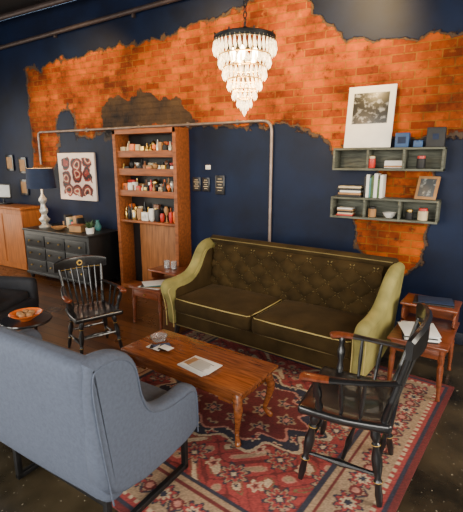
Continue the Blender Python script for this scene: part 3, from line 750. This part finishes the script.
def wall_shelf(z0,z1,name='floating_shelf'):
    x0,x1,y0,y1=-1.30,-.31,4.18,4.395; cx=(x0+x1)/2; b=MB(); t=.02
    b.rbox((cx,(y0+y1)/2,z1-t/2),(x1-x0,y1-y0,t),M_greywood,r=.003); b.rbox((cx,(y0+y1)/2,z0+t/2),(x1-x0,y1-y0,t),M_greywood,r=.003)
    for k in range(4):
        x=x0+t/2+(x1-x0-t)*k/3; b.rbox((x,(y0+y1)/2,(z0+z1)/2),(t,y1-y0-.002,z1-z0-.002),M_greywood,r=.003)
    b.rbox((cx,y1-.006,(z0+z1)/2),(x1-x0-.01,.01,z1-z0-.01),M_greywood,r=.002)
    b.build(name)
wall_shelf(1.65,1.86); wall_shelf(1.18,1.39)
def jar(loc,r,h,m,lid,name='jar'):
    b=MB(); b.lathe((0,0,0),[(r*.9,0),(r,.006),(r,h*.75),(r*.8,h*.82)],m,18); b.lathe((0,0,h*.8),[(r*.88,0),(r*.88,h*.2),(r*.8,h*.22)],lid,18); b.build(name,loc=loc)
jar((-.94,4.24,1.673),.038,.11,M_red,M_cream,'candle_jar'); jar((-.50,4.24,1.673),.038,.11,M_slate,M_red,'spice_tin')
jar((-.90,4.25,1.203),.038,.10,M_tan,M_slate,'glass_jar'); jar((-.44,4.24,1.203),.045,.11,M_cream,M_red,'ceramic_canister'); jar((-.56,4.25,1.203),.035,.09,M_slate,M_brass,'ink_pot')
b=MB(); b.rbox((0,0,.03),(.16,.006,.07),M_paper,r=.002,rot=Matrix.Rotation(-.2,3,'X')); b.rbox((0,.03,.01),(.16,.08,.018),M_tan,r=.003); b.build('display_card',loc=(-.74,4.25,1.678))
b=MB(); b.lathe((0,0,0),[(.03,0),(.05,.02),(.065,.05),(.06,.05),(.04,.02),(0,.012)],M_white,20); b.build('small_bowl',loc=(-.74,4.27,1.203))
b=MB()
for k in range(5): b.rbox((.005*(k%2),0,.008+.016*k),(.16-.01*(k%3),.12,.014),[M_red,M_cream,M_slate,M_tan,M_paper][k],r=.002)
b.build('book_stack',loc=(-1.16,4.26,1.202))
b=MB()
for k in range(5): b.rbox((.006*(k%3),0,.011+.021*k),(.24-.02*(k%3),.16,.02),[M_slate,M_tan,M_paper,M_slate,M_cream][k],r=.003)
b.build('book_stack',loc=(-1.13,4.28,1.391))
b=MB(); x=0
for k in range(7):
    w=[.02,.03,.018,.025,.035,.02,.03][k]; h=[.2,.22,.19,.21,.23,.18,.22][k]; b.rbox((x+w/2,0,h/2),(w-.002,.15,h),[M_slate,M_paper,M_teal,M_green,M_paper,M_green,M_white][k],r=.002); x+=w
b.build('book_row',loc=(-.99,4.29,1.391))
def photo_mat(sc=6,dark=(.012,.012,.012),light=(.3,.3,.3)):
    m,nt,b=new_mat('print_photo'); n=nt.nodes.new('ShaderNodeTexNoise'); n.inputs['Scale'].default_value=sc; n.inputs['Detail'].default_value=6
    tc=nt.nodes.new('ShaderNodeTexCoord'); nt.links.new(tc.outputs['Object'],n.inputs['Vector'])
    r=nt.nodes.new('ShaderNodeValToRGB'); r.color_ramp.elements[0].position=.50; r.color_ramp.elements[0].color=dark+(1,); r.color_ramp.elements[1].position=.68; r.color_ramp.elements[1].color=light+(1,)
    nt.links.new(n.outputs['Fac'],r.inputs[0]); nt.links.new(r.outputs[0],b.inputs['Base Color']); b.inputs['Roughness'].default_value=.35; return m
def leaning(name,loc,w,h,fr,inner,iw,ih,iz,lean,rz=0,fw=.02):
    root=empty(name,loc,rz); R=Matrix.Rotation(-lean,3,'X')
    b=MB(); b.rbox(R@V(0,0,h/2),(w,.018,h),fr,r=.003,rot=R); b.rbox(R@V(0,-.0105,h/2+iz),(iw,.004,ih),inner,r=.001,rot=R); b.build('panel',root)
leaning('art_poster',(-1.0,4.26,1.863),.44,.58,M_white,photo_mat(24),.33,.29,.08,.16)
leaning('framed_photo',(-.44,4.25,1.393),.19,.22,M_tan,photo_mat(14,(.05,.06,.07),(.5,.55,.55)),.14,.17,0,.35,-.25)
b=MB(); b.rbox((0,0,.065),(.12,.10,.13),M_blue,r=.004); b.rbox((.0,-.052,.065),(.07,.004,.06),M_navy,r=.001); b.build('gift_box',loc=(-.68,4.28,1.861))
b=MB(); b.rbox((0,0,.085),(.15,.10,.17),M_slate,r=.005); b.rbox((0,-.051,.09),(.05,.004,.05),M_navy,r=.001); b.build('storage_box',loc=(-.40,4.28,1.861))
b=MB(); b.rbox((0,0,.03),(.08,.08,.06),M_blue,r=.004); b.build('storage_box',loc=(-.54,4.27,1.861))

b=MB(); b.rbox((-7.25,4.17,.49),(2.1,.36,.978),M_desk,r=.006); b.rbox((-7.25,4.16,1.0),(2.2,.42,.035),M_desk,r=.008)
for k in range(4): b.rbox((-8.0+.53*k,3.985,.5),(.48,.012,.8),M_desk,r=.004)
b.build('reception_desk')
b=MB(); b.rbox((0,0,.01),(.22,.16,.02),M_black,r=.004); b.tube([(0,0,.02),(0,0,.10)],.012,M_black,8); b.rbox((0,-.02,.22),(.34,.02,.24),M_black,r=.006); b.rbox((0,-.032,.22),(.31,.004,.20),M_paper,r=.001); b.build('computer_monitor',loc=(-6.95,4.2,1.019),rz=rad(20))
for x,z in ((-6.95,1.70),(-6.60,1.66),(-6.62,1.30)):
    b=MB(); b.rbox((0,0,0),(.20,.022,.26),M_black,r=.004); b.rbox((0,-.012,0),(.14,.004,.19),M_tan,r=.001); b.build('picture_frame',loc=(x,WY-.014,z))

b=MB(); b.lathe((0,0,0),[(.13,0),(.14,.012),(.03,.03),(.018,.06),(.018,.44),(.05,.465),(.19,.475),(.195,.485),(.19,.495),(0,.495)],M_black,28); b.build('pedestal_table',loc=(-3.06,1.92,0.001))
b=MB(); b.lathe((0,0,0),[(.04,0),(.05,.01),(.10,.04),(.125,.06),(.12,.062),(.09,.045),(.04,.02),(0,.018)],M_orange,24)
for k in range(5): b.lathe((.045*math.cos(k*1.26),.045*math.sin(k*1.26),.03),[(.0,0),(.022,.006),(.028,.022),(.022,.038),(0,.044)],M_tan,12)
b.build('fruit_bowl',loc=(-3.03,1.90,.497))
root=empty('club_armchair',(-4.0,2.15,0),rad(-70))
b=MB(); b.rbox((0,0,.27),(.66,.62,.24),M_uphb,r=.04,mid=4); b.rbox((0,.02,.42),(.46,.52,.10),M_uphb,r=.04,bulge=(0,0,.02),mid=4); b.build('seat',root)
b=MB(); b.rbox((0,-.30,.52),(.66,.12,.62),M_uphb,r=.05,mid=4,warp=lambda q:(q[0],q[1]-.1*(q[2]+.3),q[2])); b.build('back',root)
b=MB()
for s_ in (-1,1): b.rbox((s_*.29,.0,.42),(.11,.62,.32),M_uphb,r=.045,mid=3)
b.build('arms',root)
b=MB()
for s_ in (-1,1):
    for t_ in (-1,1): b.turned((s_*.27,t_*.25,.16),(s_*.28,t_*.27,0.001),[(0,.025),(1,.014)],M_black,8)
b.build('legs',root)

# ---------------------------------------------------------------- chandelier
def make_chandelier():
    root=empty('crystal_chandelier',(-1.58,2.87,0)); zt=2.60
    b=MB()
    for rr,z,t in ((.215,zt,.008),(.22,zt-.03,.006),(.185,zt-.12,.005),(.155,zt-.20,.005),(.12,zt-.28,.005),(.085,zt-.35,.005),(.05,zt-.41,.004)):
        b.tube([(rr*math.cos(a),rr*math.sin(a),z) for a in [2*math.pi*k/40 for k in range(40)]],t,M_blackmetal if z>zt-.1 else M_brass,8,closed=True)
    for k in range(8):
        a=2*math.pi*k/8; c,s=math.cos(a),math.sin(a)
        b.tube(smoothpath([(.215*c,.215*s,zt),(.12*c,.12*s,zt+.02),(.05*c,.05*s,zt+.03),(.012*c,.012*s,zt+.07)],2),.004,M_blackmetal,6)
        b.tube([(.215*c,.215*s,zt-.03),(.185*c,.185*s,zt-.12),(.12*c,.12*s,zt-.28),(.05*c,.05*s,zt-.41)],.003,M_brass,5)
        b.tube([(.215*c,.215*s,zt),(.222*c,.222*s,zt+.02)],[.009,.004],M_blackmetal,6)
    def band(u,v): a=u*2*math.pi; return V(.217*math.cos(a),.217*math.sin(a),zt-.03+.03*v)
    b.grid(band,40,1,M_blackmetal)
    b.tube([(0,0,zt-.3),(0,0,zt+.10)],.009,M_blackmetal,8)
    z=zt+.09; k=0
    while z<CH-.06:
        pts=[(0.013*math.cos(t) if k%2 else 0,0 if k%2 else .013*math.cos(t),z+.022+.022*math.sin(t)) for t in [2*math.pi*i/10 for i in range(10)]]
        b.tube(pts,.004,M_blackmetal,5,closed=True); z+=.036;k+=1
    b.lathe((0,0,CH-.052),[(.01,0),(.05,.02),(.06,.048)],M_blackmetal,20)
    b.build('frame',root)
    b=MB()
    def cry(x,y,z,w,h):
        vs=[(x,y,z)]; n=6
        for zz,r in ((z-h*.25,w*.5),(z-h*.62,w)):
            for k in range(n):
                a=2*math.pi*k/n; vs.append((x+r*math.cos(a),y+r*math.sin(a),zz))
        vs.append((x,y,z-h)); fs=[]
        for k in range(n):
            k2=(k+1)%n; fs+= [[0,1+k,1+k2],[1+k,1+n+k,1+n+k2,1+k2],[1+n+k,2*n+1,1+n+k2]]
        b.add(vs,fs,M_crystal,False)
    for rr,z,h in ((.222,zt-.02,.10),(.20,zt-.05,.07),(.185,zt-.125,.08),(.155,zt-.205,.08),(.12,zt-.285,.075),(.085,zt-.355,.07),(.05,zt-.41,.07),(.025,zt-.43,.07)):
        n=max(6,int(2*math.pi*rr/.034))
        for k in range(n):
            a=2*math.pi*(k+(.5 if int(rr*1000)%2 else 0))/n; cry(rr*math.cos(a),rr*math.sin(a),z,.0125,h)
    cry(0,0,zt-.45,.02,.09)
    b.build('crystals',root)
    b=MB()
    for k in range(5):
        a=2*math.pi*k/5; b.lathe((.085*math.cos(a),.085*math.sin(a),zt-.13),[(.008,-.03),(.018,0),(.02,.03),(.008,.055),(.001,.065)],M_bulb,12)
    b.build('bulbs',root)
make_chandelier()

# ---------------------------------------------------------------- lights
def light(kind,name,loc,energy,col,size=.1,rot=None,sy=None):
    l=D.lights.new(name,kind); l.energy=energy; l.color=col
    if kind=='AREA':
        l.size=size
        if sy: l.shape='RECTANGLE'; l.size_y=sy
    elif kind=='POINT': l.shadow_soft_size=size
    elif kind=='SPOT': l.shadow_soft_size=size; l.spot_size=rad(sy or 60); l.spot_blend=.8
    o=D.objects.new(name,l); COL.objects.link(o); o.location=loc
    if rot is not None: o.rotation_euler=Vector(rot).to_track_quat('-Z','Y').to_euler()
    return o
day=(1.0,.93,.82)
light('AREA','daylight_front_1',(.65,FY+.05,1.95),180,day,2.4,(0,1,-.35),2.4)
light('AREA','daylight_front_2',(-2.4,FY+.05,1.95),230,day,2.3,(0,1,-.35),2.4)
light('AREA','daylight_front_3',(-5.4,FY+.05,1.95),120,day,2.1,(0,1,-.35),2.4)
light('AREA','daylight_right_1',(XR-.05,2.45,2.0),190,(1,.88,.70),1.8,(-1,0,-.25),2.3)
light('AREA','daylight_right_2',(XR-.05,-.3,2.0),60,(1,.88,.70),2.3,(-1,0,-.2),2.3)
light('AREA','daylight_left_1',(XL+.05,2.55,1.65),70,(1,.88,.70),1.7,(1,-.1,-.3),2.6)
light('AREA','daylight_left_2',(XL+.05,0,1.65),110,(1,.88,.70),2.3,(1,.15,-.25),2.6)
light('POINT','chandelier_light',(-1.58,2.87,2.30),75,(1,.58,.20),.12)
light('POINT','table_lamp_light',(-5.60,3.98,1.45),18,(1,.60,.25),.04)
def add_brick_spot(loc,tgt,e,ang=75):  # added out-of-view spots to warm the brick; their housings are made up too
    light('SPOT','added_brick_spot',loc,e,(1,.66,.26),.05,Vector(tgt)-Vector(loc),ang)
    b=MB(); d=(Vector(tgt)-Vector(loc)).normalized(); p=Vector(loc)-d*.02
    b.tube([p-d*.12,p],[.035,.045],M_blackmetal,14); b.tube([p-d*.08,V(loc[0],loc[1],CH-.006)],.01,M_blackmetal,8); b.build('added_spot_housing')
add_brick_spot((-1.2,3.0,3.6),(-1.55,WY,2.85),420,80)
add_brick_spot((-3.0,3.0,3.6),(-3.0,WY,2.7),220,85)
add_brick_spot((-5.0,3.0,3.6),(-5.0,WY,2.5),200,85)
w=D.worlds.new('World'); SC.world=w; w.use_nodes=True
bg=w.node_tree.nodes['Background']; sky=w.node_tree.nodes.new('ShaderNodeTexSky'); sky.sky_type='NISHITA'; sky.sun_disc=False; sky.sun_elevation=rad(35)
w.node_tree.links.new(sky.outputs[0],bg.inputs[0]); bg.inputs[1].default_value=.22

# ---------------------------------------------------------------- camera
cam=D.cameras.new('camera'); cam.lens=420*36/512; cam.sensor_width=36; cam.clip_start=.05
co=D.objects.new('camera',cam); COL.objects.link(co); co.location=(0,0,1.75)
co.rotation_euler=Vector((-.4947,.8399,-.2233)).to_track_quat('-Z','Y').to_euler()
SC.camera=co
